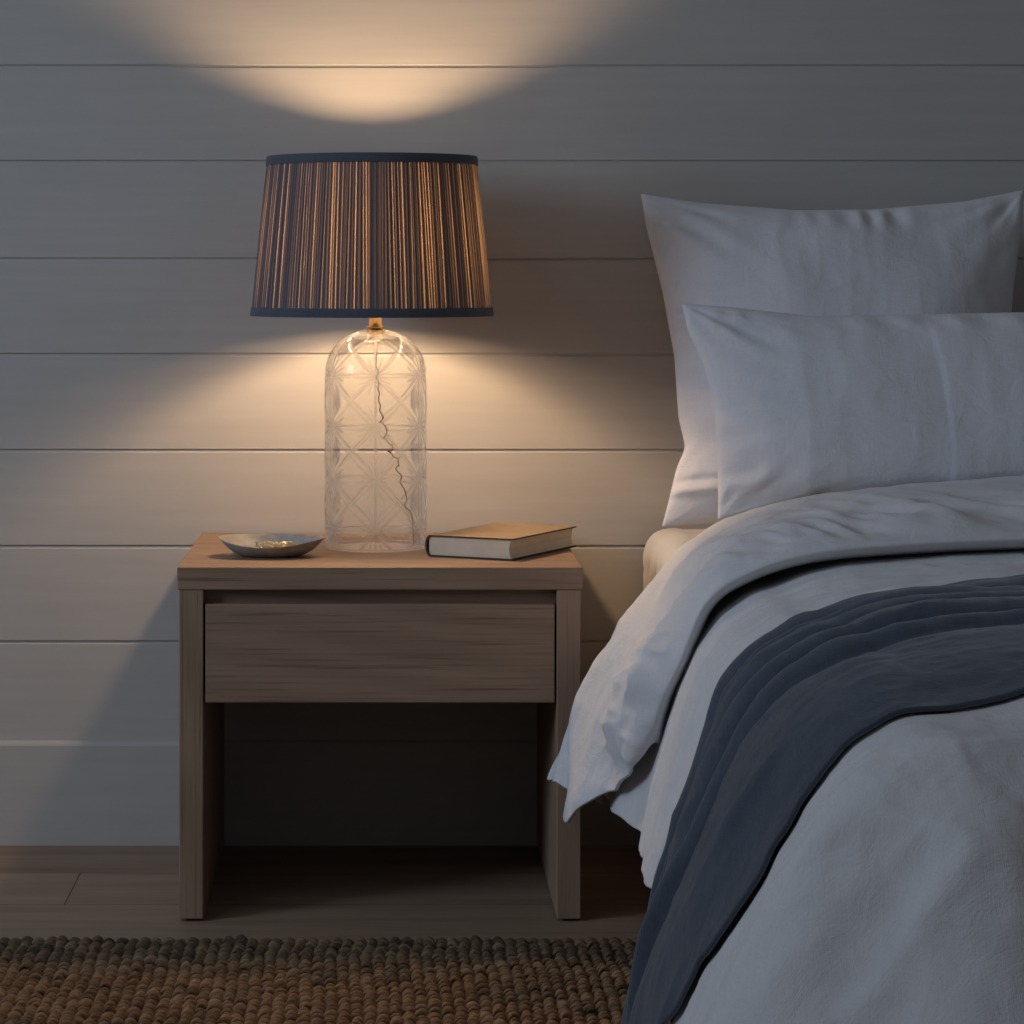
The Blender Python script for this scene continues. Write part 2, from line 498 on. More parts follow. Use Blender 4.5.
# ================================================================ LAMP
LX, LY = -.0160, -.265
LD = LY - CY
def build_lamp():
    px = F / LD
    t = empty('table_lamp', (LX, LY, TZ), 'cut crystal table lamp with a dark pleated shade on the nightstand', 'lamp')
    R = 51.3 / px * 1.0
    zs = CZ - (376 - 270) / px            # shoulder
    zt = CZ - (329 - 270) / px            # top of dome
    # meridian of the outer face: base fillet, wall, dome
    mer = []
    zb = TZ + .0006
    r0 = R - .006
    for a in np.linspace(-PI / 2, 0, 7): mer.append((r0 + .006 * math.cos(a), zb + .006 + .006 * math.sin(a)))
    for z in np.linspace(zb + .006, zs, 30)[1:]: mer.append((R, z))
    for a in np.linspace(0, PI / 2, 40)[1:]:
        mer.append((max(R * math.cos(a) ** .92, .011), zs + (zt - zs) * math.sin(a) ** .94))
    mer = np.array(mer)
    d = np.r_[0, np.cumsum(np.linalg.norm(np.diff(mer, axis=0), axis=1))]
    NV, NU = 380, 540
    s = np.linspace(0, d[-1], NV)
    r = np.interp(s, d, mer[:, 0]); z = np.interp(s, d, mer[:, 1])
    th = np.linspace(0, 2 * PI, NU, endpoint=False)
    S = 51.4 / px                          # pitch of the stars
    c0 = np.interp(CZ - (530 - 270) / px, mer[:, 1], d)
    U = (th / (2 * PI) * 6)[None, :] + 0 * s[:, None]          # star columns at whole numbers (-90 deg is 4.5)
    U = U - 4.5
    V = ((s - c0) / S)[:, None] + 0 * th[None, :]
    fu = U - np.round(U); fv = V - np.round(V)                 # position within a star cell, -.5..+.5
    cu = S * np.maximum(np.minimum(r / R, 1), .25)[:, None]      # metres per unit in u
    X, Y = fu * cu * 1.04, fv * S
    def line(dist, w): return np.clip(1 - np.abs(dist) / w, 0, 1)
    rad = np.hypot(X, Y)
    g = line(X, .0028)
    g = np.maximum(g, line(Y, .0023) * .9)
    ang = math.pi / 4
    dg = np.minimum(np.abs(fu - fv), np.abs(fu + fv)) * S * .707
    g = np.maximum(g, line(dg, .0030))
    for a in (22.5, 67.5, 112.5, 157.5):
        aa = math.radians(a)
        dd = X * math.sin(aa) - Y * math.cos(aa)
        g = np.maximum(g, line(dd, .0017) * .8 * (rad < S * .42) * smooth(S * .42, S * .28, rad))
    # small fans of fine cuts between the big cuts
    aa = np.arctan2(Y, X)
    fan = (np.cos(aa * 40) > .25) * smooth(S * .15, S * .18, rad) * smooth(S * .30, S * .26, rad)
    fanmask = (np.cos(aa * 4 + PI) > .3)
    g = np.maximum(g, fan * fanmask * .14)
    fade = smooth(.004, .010, s)[:, None] * smooth(d[-1], d[-1] - .012, s)[:, None]
    g = g * fade
    g = np.maximum(g, np.clip(1 - np.abs(s - .0065) / .0022, 0, 1)[:, None] * .75)
    # normals of the meridian
    dr, dz = np.gradient(r), np.gradient(z)
    L = np.hypot(dr, dz); nr, nz = dz / L, -dr / L
    dep = -.0027 * g
    bev = .00035 * line(rad - S * .36, .004)
    rr = r[:, None] + nr[:, None] * dep
    zz = z[:, None] + nz[:, None] * dep
    W = np.stack([LX + rr * np.cos(th), LY + rr * np.sin(th), zz], -1)
    f = grid_faces(NV, NU, wrap_m=True)
    f.append(tuple(range(NU))[::-1])
    body = link('glass_base', W.reshape(-1, 3), f, M['glass'], t, attrs={'cut': np.clip(g * 1.6, 0, 1).ravel()})
    # collar, neck and cap in brass
    ztop = mer[-1, 1]
    lathe('neck', [(.011, ztop - .020), (.0122, ztop - .018), (.0122, ztop - .002), (.0085, ztop - .001), (.0085, ztop + .0005)], LX, LY, M['brass'], t, 40)
    lathe('collar', [(.0085, ztop + .0005), (.0132, ztop + .001), (.0138, ztop + .0025), (.0132, ztop + .004), (.0098, ztop + .0045), (.0098, ztop + .022), (.0092, ztop + .026), (.006, ztop + .027)], LX, LY, M['brass'], t, 40)
    # cord hanging inside the glass, kinked
    P = [(0, 350), (-.2, 366), (.5, 372), (.0, 377), (.7, 382), (.4, 388), (.9, 400), (1.2, 411), (2.2, 417), (1.4, 421), (2.6, 425), (3.4, 431), (2.2, 437), (4.1, 441), (5.4, 447), (3.9, 452), (6.3, 457), (7.4, 463), (6.3, 468), (8.2, 475), (7.8, 482), (9.1, 489), (9.9, 497), (9.3, 505), (11.5, 513), (12, 530), (12.2, 546)]
    P = np.array(P, float)
    pts = np.stack([LX + (P[:, 0] * 3.0) / px + .002, LY + .012 * np.sin(P[:, 1] * .21) - .012, CZ - (P[:, 1] - 270) / px], -1)
    pts = catmull(pts, 300); pts[60:200, 0] += .0012 * np.sin(np.arange(140) * .55); pts[60:200, 2] += .0016 * np.sin(np.arange(140) * .4)
    pts[:, 2] = np.maximum(pts[:, 2], TZ + .005)
    v, ff = tube_vf(pts, .0009, 8)
    link('cord', v, ff, simple('clear_brown_cord', (.10, .07, .04), .4), t)
    # shade -------------------------------------------------------------
    SX = (372 - 386) / px
    zb_, zt_ = CZ - (313.5 - 270) / px, CZ - (159 - 270) / px
    rb, rt = 120.3 / px, 104.3 / px
    N, NZ = 1440, 40
    th = np.linspace(0, 2 * PI, N, endpoint=False)
    # irregular pleats
    ph = 0.0
    edges = []
    rg = np.random.default_rng(3)
    while ph < 2 * PI:
        edges.append(ph); ph += rg.uniform(.018, .043)
    edges = np.array(edges) ; edges = edges / (edges[-1] + .03) * 2 * PI
    seg = np.zeros(N); loc = np.zeros(N); thin_r = rg.uniform(0, 1, len(edges) + 1)
    idx = np.searchsorted(edges, th, side='right') - 1
    nxt = np.append(edges[1:], 2 * PI)
    zf = np.linspace(0, 1, NZ)
    W = np.zeros((NZ, N, 3)); thin = np.zeros((NZ, N))
    for i, q in enumerate(zf):
        wob = .010 * np.sin(th * 23 + 1.3) * (q - .5) + .006 * np.sin(th * 57) * (q - .5)
        t2 = np.mod(th + wob, 2 * PI)
        idx = np.clip(np.searchsorted(edges, t2, side='right') - 1, 0, len(edges) - 1)
        u = (t2 - edges[idx]) / (nxt[idx] - edges[idx])
        pl = np.abs(np.sin(PI * u)) ** .7
        amp = .0022 * (.4 + .6 * math.sin(PI * min(max(q, .03), .97)))
        r_ = rb + (rt - rb) * q + amp * (pl - .5)
        W[i, :, 0] = SX + r_ * np.cos(th); W[i, :, 1] = LY + r_ * np.sin(th); W[i, :, 2] = zb_ + (zt_ - zb_) * q
        gap = np.clip(1 - np.abs(u - .22 - .5 * thin_r[idx]) / (.16 + .22 * thin_r[(idx * 7) % len(edges)]), 0, 1)
        k = thin_r[(idx * 13 + 5) % len(edges)]
        thin[i] = np.clip(gap * (.25 + .95 * k ** 1.3) + .05 * (k > .5), 0, 1)
    link('lamp_shade', W.reshape(-1, 3), grid_faces(NZ, N, wrap_m=True), M['shade'], t, attrs={'thin': thin.ravel()})
    for nm, zc, rc, h in (('top_trim', zt_, rt, .0105), ('bottom_trim', zb_, rb, .0100)):
        sl = (rb - rt) / (zb_ - zt_)
        up = nm == 'top_trim'
        z0, z1 = (zc - h, zc + .0035) if up else (zc - .0035, zc + h)
        ro = .0016
        def rz(z): return rc + (z - zc) * sl
        prof = [(rz(z0) - ro, z0 + .0005), (rz(z0) + ro, z0), (rz(z0) + ro + .0004, z0 + .001), (rz(z1) + ro + .0004, z1 - .001), (rz(z1) + ro, z1), (rz(z1) - ro, z1 - .0005), (rz(z0) - ro, z0 + .0005)]
        lathe(nm, prof, SX, LY, M['shade_trim'], t, 160, close=False)
    # spider ring, arms, socket, bulb
    zsp = zt_ - .008
    for k in range(3):
        a = k * 2 * PI / 3 + .5
        v, ff = tube_vf([(SX + .012 * math.cos(a), LY + .012 * math.sin(a), zsp - .006), (SX + (rt - .002) * math.cos(a), LY + (rt - .002) * math.sin(a), zsp)], .0014, 8)
        link('spider_arm', v, ff, M['brass'], t)
    lathe('finial', [(.014, zsp - .009), (.014, zsp - .005), (.005, zsp - .004), (.006, zsp + .004), (.003, zsp + .008)], SX, LY, M['brass'], t, 24)
    # harp
    pts = []
    for a in np.linspace(-.5 * PI, .5 * PI, 30):
        pts.append((SX + .052 * math.cos(a) * 1.0, LY, .992 + .11 * math.sin(a)))
    zc0 = ztop + .027
    harp = [(LX + .008, LY, zc0), (LX + .045, LY, zc0 + .035), (LX + .058, LY, zc0 + .10), (LX + .05, LY, zc0 + .17), (SX + .012, LY, zsp - .008)]
    for s in (1, -1):
        hp = [(LX + s * (p[0] - LX), p[1], p[2]) for p in harp]
        v, ff = tube_vf(catmull(hp, 30), .0012, 8)
        link('harp_arm', v, ff, M['brass'], t)
    lathe('socket', [(.006, zc0 - .001), (.017, zc0 + .006), (.0175, zc0 + .042), (.013, zc0 + .046)], LX, LY, M['socket'], t, 32)
    zb2 = .980
    pr = []
    for a in np.linspace(-1.25, PI / 2 - .02, 22): pr.append((.030 * math.cos(a), zb2 + .030 * math.sin(a)))
    pr = [(.012, zc0 + .046)] + pr
    lathe('bulb', pr, LX, LY, M['bulb'], t, 32)
build_lamp()

# ================================================================ DISH + CHAIN
def build_dish():
    cx, cy = (270.5 - 386) / (F / 4.16), 4.16 + CY - .0
    t = empty('dish', (cx, cy, TZ), 'shallow grey stoneware trinket dish on the left of the nightstand', 'dish')
    A = np.linspace(0, 2 * PI, 128, endpoint=False)
    ax, ay = .0770, .062
    fx = 1 + .035 * np.cos(2 * A + .4) + .03 * np.cos(3 * A + 1.0) + .012 * np.cos(5 * A)
    lip = .0250 + .0030 * np.cos(2 * A + .15) + .0042 * np.sin(A) + .0012 * np.cos(3 * A + 2)   # higher at left/right tips
    rings = []
    for (q, h) in ((.0, 0.001), (.30, 0.0), (.46, 0.0), (.55, .02), (.68, .16), (.80, .40), (.90, .68), (.97, .93), (1.0, 1.0)):
        rings.append((q, h, 0))
    for (q, h) in ((.985, 1.02), (.955, .95), (.88, .72), (.78, .48), (.66, .28), (.50, .16), (.30, .13), (.0, .12)):
        rings.append((q, h, 1))
    V = np.zeros((len(rings), 128, 3))
    for i, (q, h, s) in enumerate(rings):
        k = fx if q > .5 else 1 + (fx - 1) * q * 2
        V[i, :, 0] = cx + ax * q * k * np.cos(A); V[i, :, 1] = cy + ay * q * k * np.sin(A)
        V[i, :, 2] = TZ + .0004 + h * lip
    o = link('bowl', V.reshape(-1, 3), grid_faces(len(rings), 128, wrap_m=True), M['ceramic'], t)
    sm = o.modifiers.new('s', 'SUBSURF'); sm.levels = 1; sm.render_levels = 1
    # gold chain
    rg = np.random.default_rng(11)
    ctrl = []
    for k in range(13):
        ctrl.append((cx + .012 + rg.uniform(-.034, .028), cy + .002 + rg.uniform(-.018, .018), 0))
    P = catmull(np.array(ctrl), 1200)
    seg = np.r_[0, np.cumsum(np.linalg.norm(np.diff(P, axis=0), axis=1))]
    n = int(seg[-1] / .0042)
    V, Fc = [], []
    for k in range(n):
        s = (k + .5) * seg[-1] / n
        p = np.array([np.interp(s, seg, P[:, a]) for a in range(3)])
        p2 = np.array([np.interp(s + .001, seg, P[:, a]) for a in range(3)])
        d = p2 - p; a = math.atan2(d[1], d[0])
        q = math.hypot((p[0] - cx) / ax, (p[1] - cy) / ay)
        z = TZ + .0088 + max(0, q - .35) * .026 + .0052 * (1 + math.sin(s * 210)) 
        tilt = (k % 2) * PI / 2 + .5
        pts = []
        for j in range(12):
            b = 2 * PI * j / 12
            lx, ly = .0034 * math.cos(b), .0021 * math.sin(b)
            y_, z_ = ly * math.cos(tilt), ly * math.sin(tilt)
            pts.append((p[0] + lx * math.cos(a) - y_ * math.sin(a), p[1] + lx * math.sin(a) + y_ * math.cos(a), z + z_))
        v, f = tube_vf(pts,   .0008, 6, closed=True)
        b0 = len(V); V += list(v); Fc += [tuple(i + b0 for i in q_) for q_ in f]
    c = link('chain_necklace', V, Fc, M['gold'])
    tag(c, 'thin gold chain coiled in the grey dish', 'necklace')
build_dish()

# ================================================================ BOOK
def build_book():
    a = math.radians(-27.5)
    t = empty('book', (.0600, -.388, TZ), 'closed tan hardback book lying to the right of the crystal lamp', 'book')
    ux, uy = np.array([math.cos(a), math.sin(a)]), np.array([-math.sin(a), math.cos(a)])
    W_, H_, T_ = .141, .232, .0318
    def pt(u, v, z): 
        p = np.array([.0600, -.388]) + ux * u + uy * v
        return (p[0], p[1], TZ + .0004 + z)
    def slab(name, prof, v0, v1, mat):
        """prof: closed (u, z) outline, extruded along v."""
        n = len(prof)
        V = [pt(u, v0, z) for u, z in prof] + [pt(u, v1, z) for u, z in prof]
        f = [tuple(range(n)), tuple(range(2 * n - 1, n - 1, -1))]
        for i in range(n): f.append((i, i + n, (i + 1) % n + n, (i + 1) % n))
        return link(name, V, f, mat, t, smooth_sh=False)
    th = .0022
    # page block, concave fore-edge
    pr = [(.003, th)]
    for k in range(9):
        q = k / 8; pr.append((W_ - .004 - .0035 * math.sin(PI * q), th + (T_ - 2 * th) * q))
    pr.append((.003, T_ - th))
    slab('pages', pr, .003, H_ - .003, M['pages'])
    tp = slab('front_cover', [(.004, T_ - th), (W_, T_ - th), (W_, T_), (.004, T_)], 0, H_, M['book_edge'])
    # tan cloth face let into the front cover
    tp.data.materials.append(M['book_cover'])
    slab('back_cover', [(.004, 0), (W_, 0), (W_, th), (.004, th)], 0, H_, M['book_edge'])
    for p in tp.data.polygons:
        if abs(p.normal.z) > .9 and p.center.z > T_ - .0015: p.material_index = 1
    sp = []
    for k in range(9):
        q = k / 8; sp.append((.004 - .0065 * math.sin(PI * q) ** .6, T_ * (1 - q)))
    for k in range(9):
        q = 1 - k / 8; sp.append((.0065 - .0065 * math.sin(PI * q) ** .6, T_ * (1 - q) * .9 + T_ * .05))
    slab('spine', sp, 0, H_, M['book_edge'])
build_book()

# ================================================================ JUTE RUG
def build_rug():
    x0, x1, y0, y1 = -1.02, .50, -1.75, -.690
    px, py = .0162, .0128
    nx, ny = int((x1 - x0) / px), int((y1 - y0) / py)
    ns, nr = 9, 7
    ii, jj = np.meshgrid(np.arange(nx), np.arange(ny), indexing='ij')
    ii, jj = ii.ravel(), jj.ravel()
    n = len(ii)
    cx = x0 + (ii + .5) * px + rng.normal(0, .0009, n) + .004 * vnoise(jj * .13, ii * .05, 0, 5)
    cy = y1 - (jj + .5) * py - (ii % 2) * py * .35 + rng.normal(0, .0014, n) + .004 * vnoise(ii * .2, jj * .2, 3, 9)
    hgt = .0078 * (1 + rng.normal(0, .14, n))
    wid = px * .60 * (1 + rng.normal(0, .08, n))
    rot = rng.normal(0, .16, n) + .25
    rad = .0044 * (1 + rng.normal(0, .13, n))
    s = np.linspace(-1, 1, ns)
    a = np.linspace(0, 2 * PI, nr, endpoint=False)
    # arch-shaped strand: up and over in x, bowed in y
    LXs = s[None, :] * wid[:, None]
    LZ = hgt[:, None] * (1 - np.abs(s[None, :]) ** 2.2 * .95)
    LYs = .0045 * (s[None, :] ** 2) * -1 + 0 * wid[:, None]
    RX = LXs * np.cos(rot)[:, None] - LYs * np.sin(rot)[:, None]
    RY = LXs * np.sin(rot)[:, None] + LYs * np.cos(rot)[:, None]
    r = rad[:, None] * (1 - .45 * np.abs(s[None, :]) ** 2.5)
    # ring offset in the plane (y, z) and tilt outwards
    V = np.zeros((n, ns, nr, 3))
    tx = np.abs(s) ** 1.5 * np.sign(s) * .9
    ca, sa = np.cos(a), np.sin(a)
    twist = 1 + .10 * np.sin(a * 3)[None, None, :]
    V[..., 0] = cx[:, None, None] + RX[..., None] + r[..., None] * sa[None, None, :] * (np.sin(tx)[None, :, None]) * twist
    V[..., 1] = cy[:, None, None] + RY[..., None] + r[..., None] * 1.15 * ca[None, None, :] * twist
    V[..., 2] = .0042 + LZ[..., None] + r[..., None] * sa[None, None, :] * (np.cos(tx)[None, :, None]) * .95 * twist
    V[..., 2] = np.maximum(V[..., 2], .0008)
    base = grid_faces(ns, nr, wrap_m=True)
    base.append(tuple(range(nr))[::-1]); base.append(tuple(range((ns - 1) * nr, ns * nr)))
    faces = []
    per = ns * nr
    for k in range(n):
        o = k * per
        faces += [tuple(q + o for q in b) for b in base]
    tone = np.clip(.5 + rng.normal(0, .17, n) + .18 * vnoise(ii * .35, jj * .35, 1, 2), 0, 1)
    warm = np.clip(.42 + .75 * fbm(cx * 3.1, cy * 5.0, 7, 3, 21) + smooth(-.72, -1.0, cy) * .30 - .10 + rng.normal(0, .10, n), 0, 1)  # random tint, plus lamplight painted in as a warmer near end
    tone_v = np.repeat(tone, per); warm_v = np.repeat(warm, per)
    t = empty('rug', ((x0 + x1) / 2, (y0 + y1) / 2, 0), 'chunky brown braided jute rug on the floor in front of the nightstand', 'rug')
    link('braided_pile', V.reshape(-1, 3), faces, M['jute'], t, attrs={'tone': tone_v, 'warm': warm_v})
    box('backing', x0 + .004, x1 - .004, y0 + .004, y1 - .006, .0004, .006, simple('jute_backing', (.05, .032, .02), .9), t, 0)
build_rug()

# ================================================================ BED
BX0, BX1, BY0, BY1 = .42, 1.94, -2.16, -.035      # mattress plan: left, right, foot, head
BM = (BX0 + BX1) / 2
def rbox_mesh(name, x0, x1, y0, y1, z0, z1, r, mat, parent, rv=None):
    v, f = box_vf(x0, x1, y0, y1, z0, z1)
    o = link(name, v, f, mat, parent, smooth_sh=True)
    b = o.modifiers.new('bevel', 'BEVEL'); b.width = r; b.segments = 6; b.limit_method = 'ANGLE'
    return o

def build_bed():
    t = empty('bed', (BM, (BY0 + BY1) / 2, 0), 'upholstered bed with dark base under white linen beside the nightstand', 'bed')
    rbox_mesh('mattress', BX0 + .016, BX1 - .016, BY0 + .012, BY1 - .005, .27, .495, .06, M['ticking'], t)
    rbox_mesh('bed_base', BX0 + .045, BX1 - .045, BY0 + .06, BY1 - .02, .12, .268, .02, M['bed_base'], t)
    for lx in (BX0 + .14, BX1 - .14):
        for ly in (BY0 + .16, BY1 - .10):
            lathe('leg', [(.018, 0.0005), (.026, .121)], lx, ly, M['oak_dark'], t, 24)
build_bed()

def finish_cloth(o, th=.006, off=0, sub=0):
    me = o.data
    up = sum(p.normal.z * p.area for p in me.polygons if p.center.x > BX0 + .2 and p.center.x < BX1 - .2)
    if up < 0: me.flip_normals()
    s = o.modifiers.new('solidify', 'SOLIDIFY'); s.thickness = th; s.offset = off
    if sub:
        q = o.modifiers.new('sub', 'SUBSURF'); q.levels = sub; q.render_levels = sub
    return o

# ---- fitted sheet: open-bottom cover over the head half of the mattress
def build_sheet():
    nS, nY = 90, 120
    ys = np.linspace(BY1 - .002, -.56, nY)
    r = .058; top = .512
    prof = []
    for z in np.linspace(.272, top - r, 26): prof.append((BX0, z))
    for a in np.linspace(PI, PI / 2, 16)[1:]: prof.append((BX0 + r + r * math.cos(a), top - r + r * math.sin(a)))
    for x in np.linspace(BX0 + r, BX1 - r, 60)[1:]: prof.append((x, top))
    for a in np.linspace(PI / 2, 0, 16)[1:]: prof.append((BX1 - r + r * math.cos(a), top - r + r * math.sin(a)))
    for z in np.linspace(top - r, .272, 26)[1:]: prof.append((BX1, z))
    prof = np.array(prof)
    V = np.zeros((len(prof), nY, 3))
    V[:, :, 0] = prof[:, :1]; V[:, :, 2] = prof[:, 1:]; V[:, :, 1] = ys[None, :]
    sq = (1 - smooth(-.30, -.55, ys))[None, :]            # crisper corners toward the head
    dxl = np.clip(r - (V[..., 0] - BX0), 0, r) / r; dzl = np.clip(r - (top - V[..., 2]), 0, r) / r
    dxr = np.clip(r - (BX1 - V[..., 0]), 0, r) / r
    kk = sq * .016
    V[..., 0] += (-dxl * dzl + dxr * dzl) * kk; V[..., 2] += (dxl + dxr) * dzl * kk
    n = -grid_normals(V)
    if n[45, 5, 2] < 0: n = -n
    w = .004 * fbm(V[..., 0] * 8, V[..., 1] * 14, V[..., 2] * 4, 4, 3) + .0025
    sd = smooth(.50, .44, V[..., 2]) * .005 * np.sin(V[..., 1] * 70 + 3 * vnoise(V[..., 1] * 6, V[..., 2] * 8, 0, 4))
    V = V + n * np.maximum(w + sd, -.002)[..., None]
    # rounded head end
    o = link('fitted_sheet', V.reshape(-1, 3), grid_faces(*V.shape[:2]), M['sheet'])
    tag(o, 'cream white fitted sheet showing at the head corner of the mattress', 'sheet')
    finish_cloth(o, .0015, 0)
build_sheet()

# ---- duvet: loft from the spine of the bed, over the edge, to the hem
YH = -.585                         # head end of the duvet
PROF = np.array([(-.052, .524), (-.005, .492), (.023, .452), (.046, .398), (.062, .345), (.075, .295), (.086, .245), (.094, .205), (.100, .165), (.105, .125), (.109, .085), (.113, .045), (.116, .018)])
PLEN = len(PROF) - 1
def H_top(dist):
    d = np.array([0.0, .052, .10, .165, .31, .55, .9]); z = np.array([.489, .524, .540, .556, .568, .576, .578])
    return np.interp(dist, d, z)
CR = .10
def perim(c):
    """c in metres along the outline from the head end of the left side, round the foot, to the middle of the foot.
    returns plan point, outward dir, spine point."""
    c = np.asarray(c, float)
    L1 = (YH - (BY0 + CR)); L2 = CR * PI / 2; L3 = BM - (BX0 + CR)
    p = np.zeros(c.shape + (2,)); o = np.zeros_like(p); s = np.zeros_like(p)
    m1 = c <= L1; m2 = (c > L1) & (c <= L1 + L2); m3 = c > L1 + L2
    p[m1, 0] = BX0; p[m1, 1] = YH - c[m1]; o[m1] = (-1, 0)
    a = (c[m2] - L1) / CR
    p[m2, 0] = BX0 + CR - CR * np.cos(a); p[m2, 1] = BY0 + CR - CR * np.sin(a)
    o[m2, 0] = -np.cos(a); o[m2, 1] = -np.sin(a)
    p[m3, 0] = BX0 + CR + (c[m3] - L1 - L2); p[m3, 1] = BY0; o[m3] = (0, -1)
    s[..., 0] = BM
    s[..., 1] = np.where(m1, YH - c, BY0 + CR)
    # spine point slides toward the foot for the columns of the foot
    w = np.clip((c - L1) / (L2 + L3), 0, 1)
    s[..., 1] = np.where(m1, YH - c, BY0 + CR - w * (CR - .06))
    return p, o, s
PTOT = (YH - (BY0 + CR)) + CR * PI / 2 + (BM - (BX0 + CR))

def duvet_pos(c, r):
    """c: (n,) perimeter metres; r: (m,) rows: 0..1 = spine to edge, 1..2 = drop. returns (m, n, 3)."""
    p, o, s = perim(c)
    m, n = len(r), len(c)
    V = np.zeros((m, n, 3))
    y = p[:, 1]
    fl = .80 * smooth(-1.38, -2.0, y) + .26 * smooth(-.98, -.80, y)
    # folds hanging on the side and, deeper, on the foot
    foot = smooth(-2.02, -2.15, y)
    rip = (1 - foot) * (.006 * np.sin(c * 13 + .6) + .004 * np.sin(c * 29 + 2) + .007 * np.exp(-((y + 1.04) / .05) ** 2))
    rip = rip + foot * (-.036 * np.cos((c - 1.565) * 44) + .012 * np.sin(c * 21 + .4) + .022)
    for i, q in enumerate(r):
        if q <= 1:
            e = p - o * .052
            w = q ** .8
            P = s + (e - s) * w
            d1 = np.minimum(P[:, 0] - BX0, BX1 - P[:, 0]); d2 = P[:, 1] - BY0
            k = .12
            dist = -k * np.log(np.exp(-d1 / k) + np.exp(-d2 / k)) 
            dist = np.where(d2 > .55, d1, dist)
            dist = np.maximum(dist, .052) if q < 1 else np.full(n, .052)
            bl = smooth(.9, 1.0, np.array([q]))[0]
            z = H_top(np.maximum(dist, .052) * (1 - bl) + .052 * bl)
            V[i, :, :2] = P; V[i, :, 2] = z
        else:
            k = (q - 1) * PLEN
            i0 = min(int(k), PLEN - 1); f = k - i0
            # smooth profile
            off = np.interp(k, np.arange(PLEN + 1), PROF[:, 0]); z = np.interp(k, np.arange(PLEN + 1), PROF[:, 1])
            drop = np.clip((.50 - z) / .4, 0, 1)
            offv = np.where(off > 0, off * (1 + fl * drop), off) + rip * drop ** .5
            V[i, :, :2] = p + o * offv[:, None]
            V[i, :, 2] = z
    return V

def smooth_rows(V, it=3):
    for _ in range(it):
        W = V.copy()
        W[1:-1] = V[1:-1] * .5 + (V[:-2] + V[2:]) * .25
        V = W
    return V
def smooth_cols(V, it=3):
    for _ in range(it):
        W = V.copy()
        W[:, 1:-1] = V[:, 1:-1] * .5 + (V[:, :-2] + V[:, 2:]) * .25
        V = W
    return V

def wrinkle(V, n, seed=0, amp=1.0):
    """linen creases, a bit longer downward on the hanging sides."""
    x, y, z = V[..., 0], V[..., 1], V[..., 2]
    side = smooth(.53, .44, z)
    warp = .05 * vnoise(x * 5, y * 5, z * 5, seed + 3)
    a = .0050 * (fbm(x * 4 + warp, y * 6, z * 3, 4, seed + 1) + .45)
    b = .0022 * ridge(x * 13 + warp * 8, y * 13, z * 5.5, 3, seed + 2)
    c = side * .0045 * ridge((x + y) * 9 + warp * 6, y * 12, z * 2.6, 2, seed + 7)
    return V + n * ((a + b + c) * amp)[..., None]

ROWS_D = np.r_[np.linspace(0, 1, 120) , 1 + np.linspace(0, 1, 150)[1:]]
def duvet_surface(c, rows, side=1):
    V = duvet_pos(c, rows)
    V = smooth_rows(V, 14)
    V = smooth_cols(V, 4)
    n = grid_normals(V)
    if n[10, 5, 2] < 0: n = -n
    W = V + (wrinkle(V, n, 40) - V) * (.25 + .75 * smooth(-.99, -1.07, V[..., 1]))[..., None]
    if side < 0:
        W = W.copy(); W[..., 0] = 2 * BM - W[..., 0]
        n = n.copy(); n[..., 0] *= -1
    return W, n

def build_duvet():
    zhem = .206
    kh = np.interp(-zhem, -PROF[:, 1], np.arange(PLEN + 1)) / PLEN
    rows = np.r_[np.linspace(0, 1, 110), 1 + np.linspace(0, kh, 110)[1:]]
    c = np.linspace(0, PTOT, 520)
    W, n = duvet_surface(c, rows)
    # uneven hem
    k = np.linspace(0, 1, len(rows))
    hem = (rows > 1.0)[:, None] * ((rows - 1) / kh).clip(0, 1)[:, None] ** 3
    W[..., 2] += hem * (.010 * vnoise(c * 5, 0, 0, 8) + .0015 * np.sin(c * 60))[None, :]
    R = W.copy(); R[..., 0] = 2 * BM - R[..., 0]
    A = np.concatenate([W, R[:, ::-1][:, 1:]], axis=1)
    o = link('duvet', A.reshape(-1, 3), grid_faces(*A.shape[:2]), M['linen'])
    tag(o, 'white linen duvet spread over the bed and hanging down its side', 'duvet')
    # weld the spine
    import bmesh
    bm = bmesh.new(); bm.from_mesh(o.data)
    bmesh.ops.remove_doubles(bm, verts=[v for v in bm.verts if abs(v.co.x - BM) < .02], dist=.0012)
    bmesh.ops.recalc_face_normals(bm, faces=bm.faces)
    bm.to_mesh(o.data); bm.free()
    finish_cloth(o, .006, -1)
    return o
duvet = build_duvet()

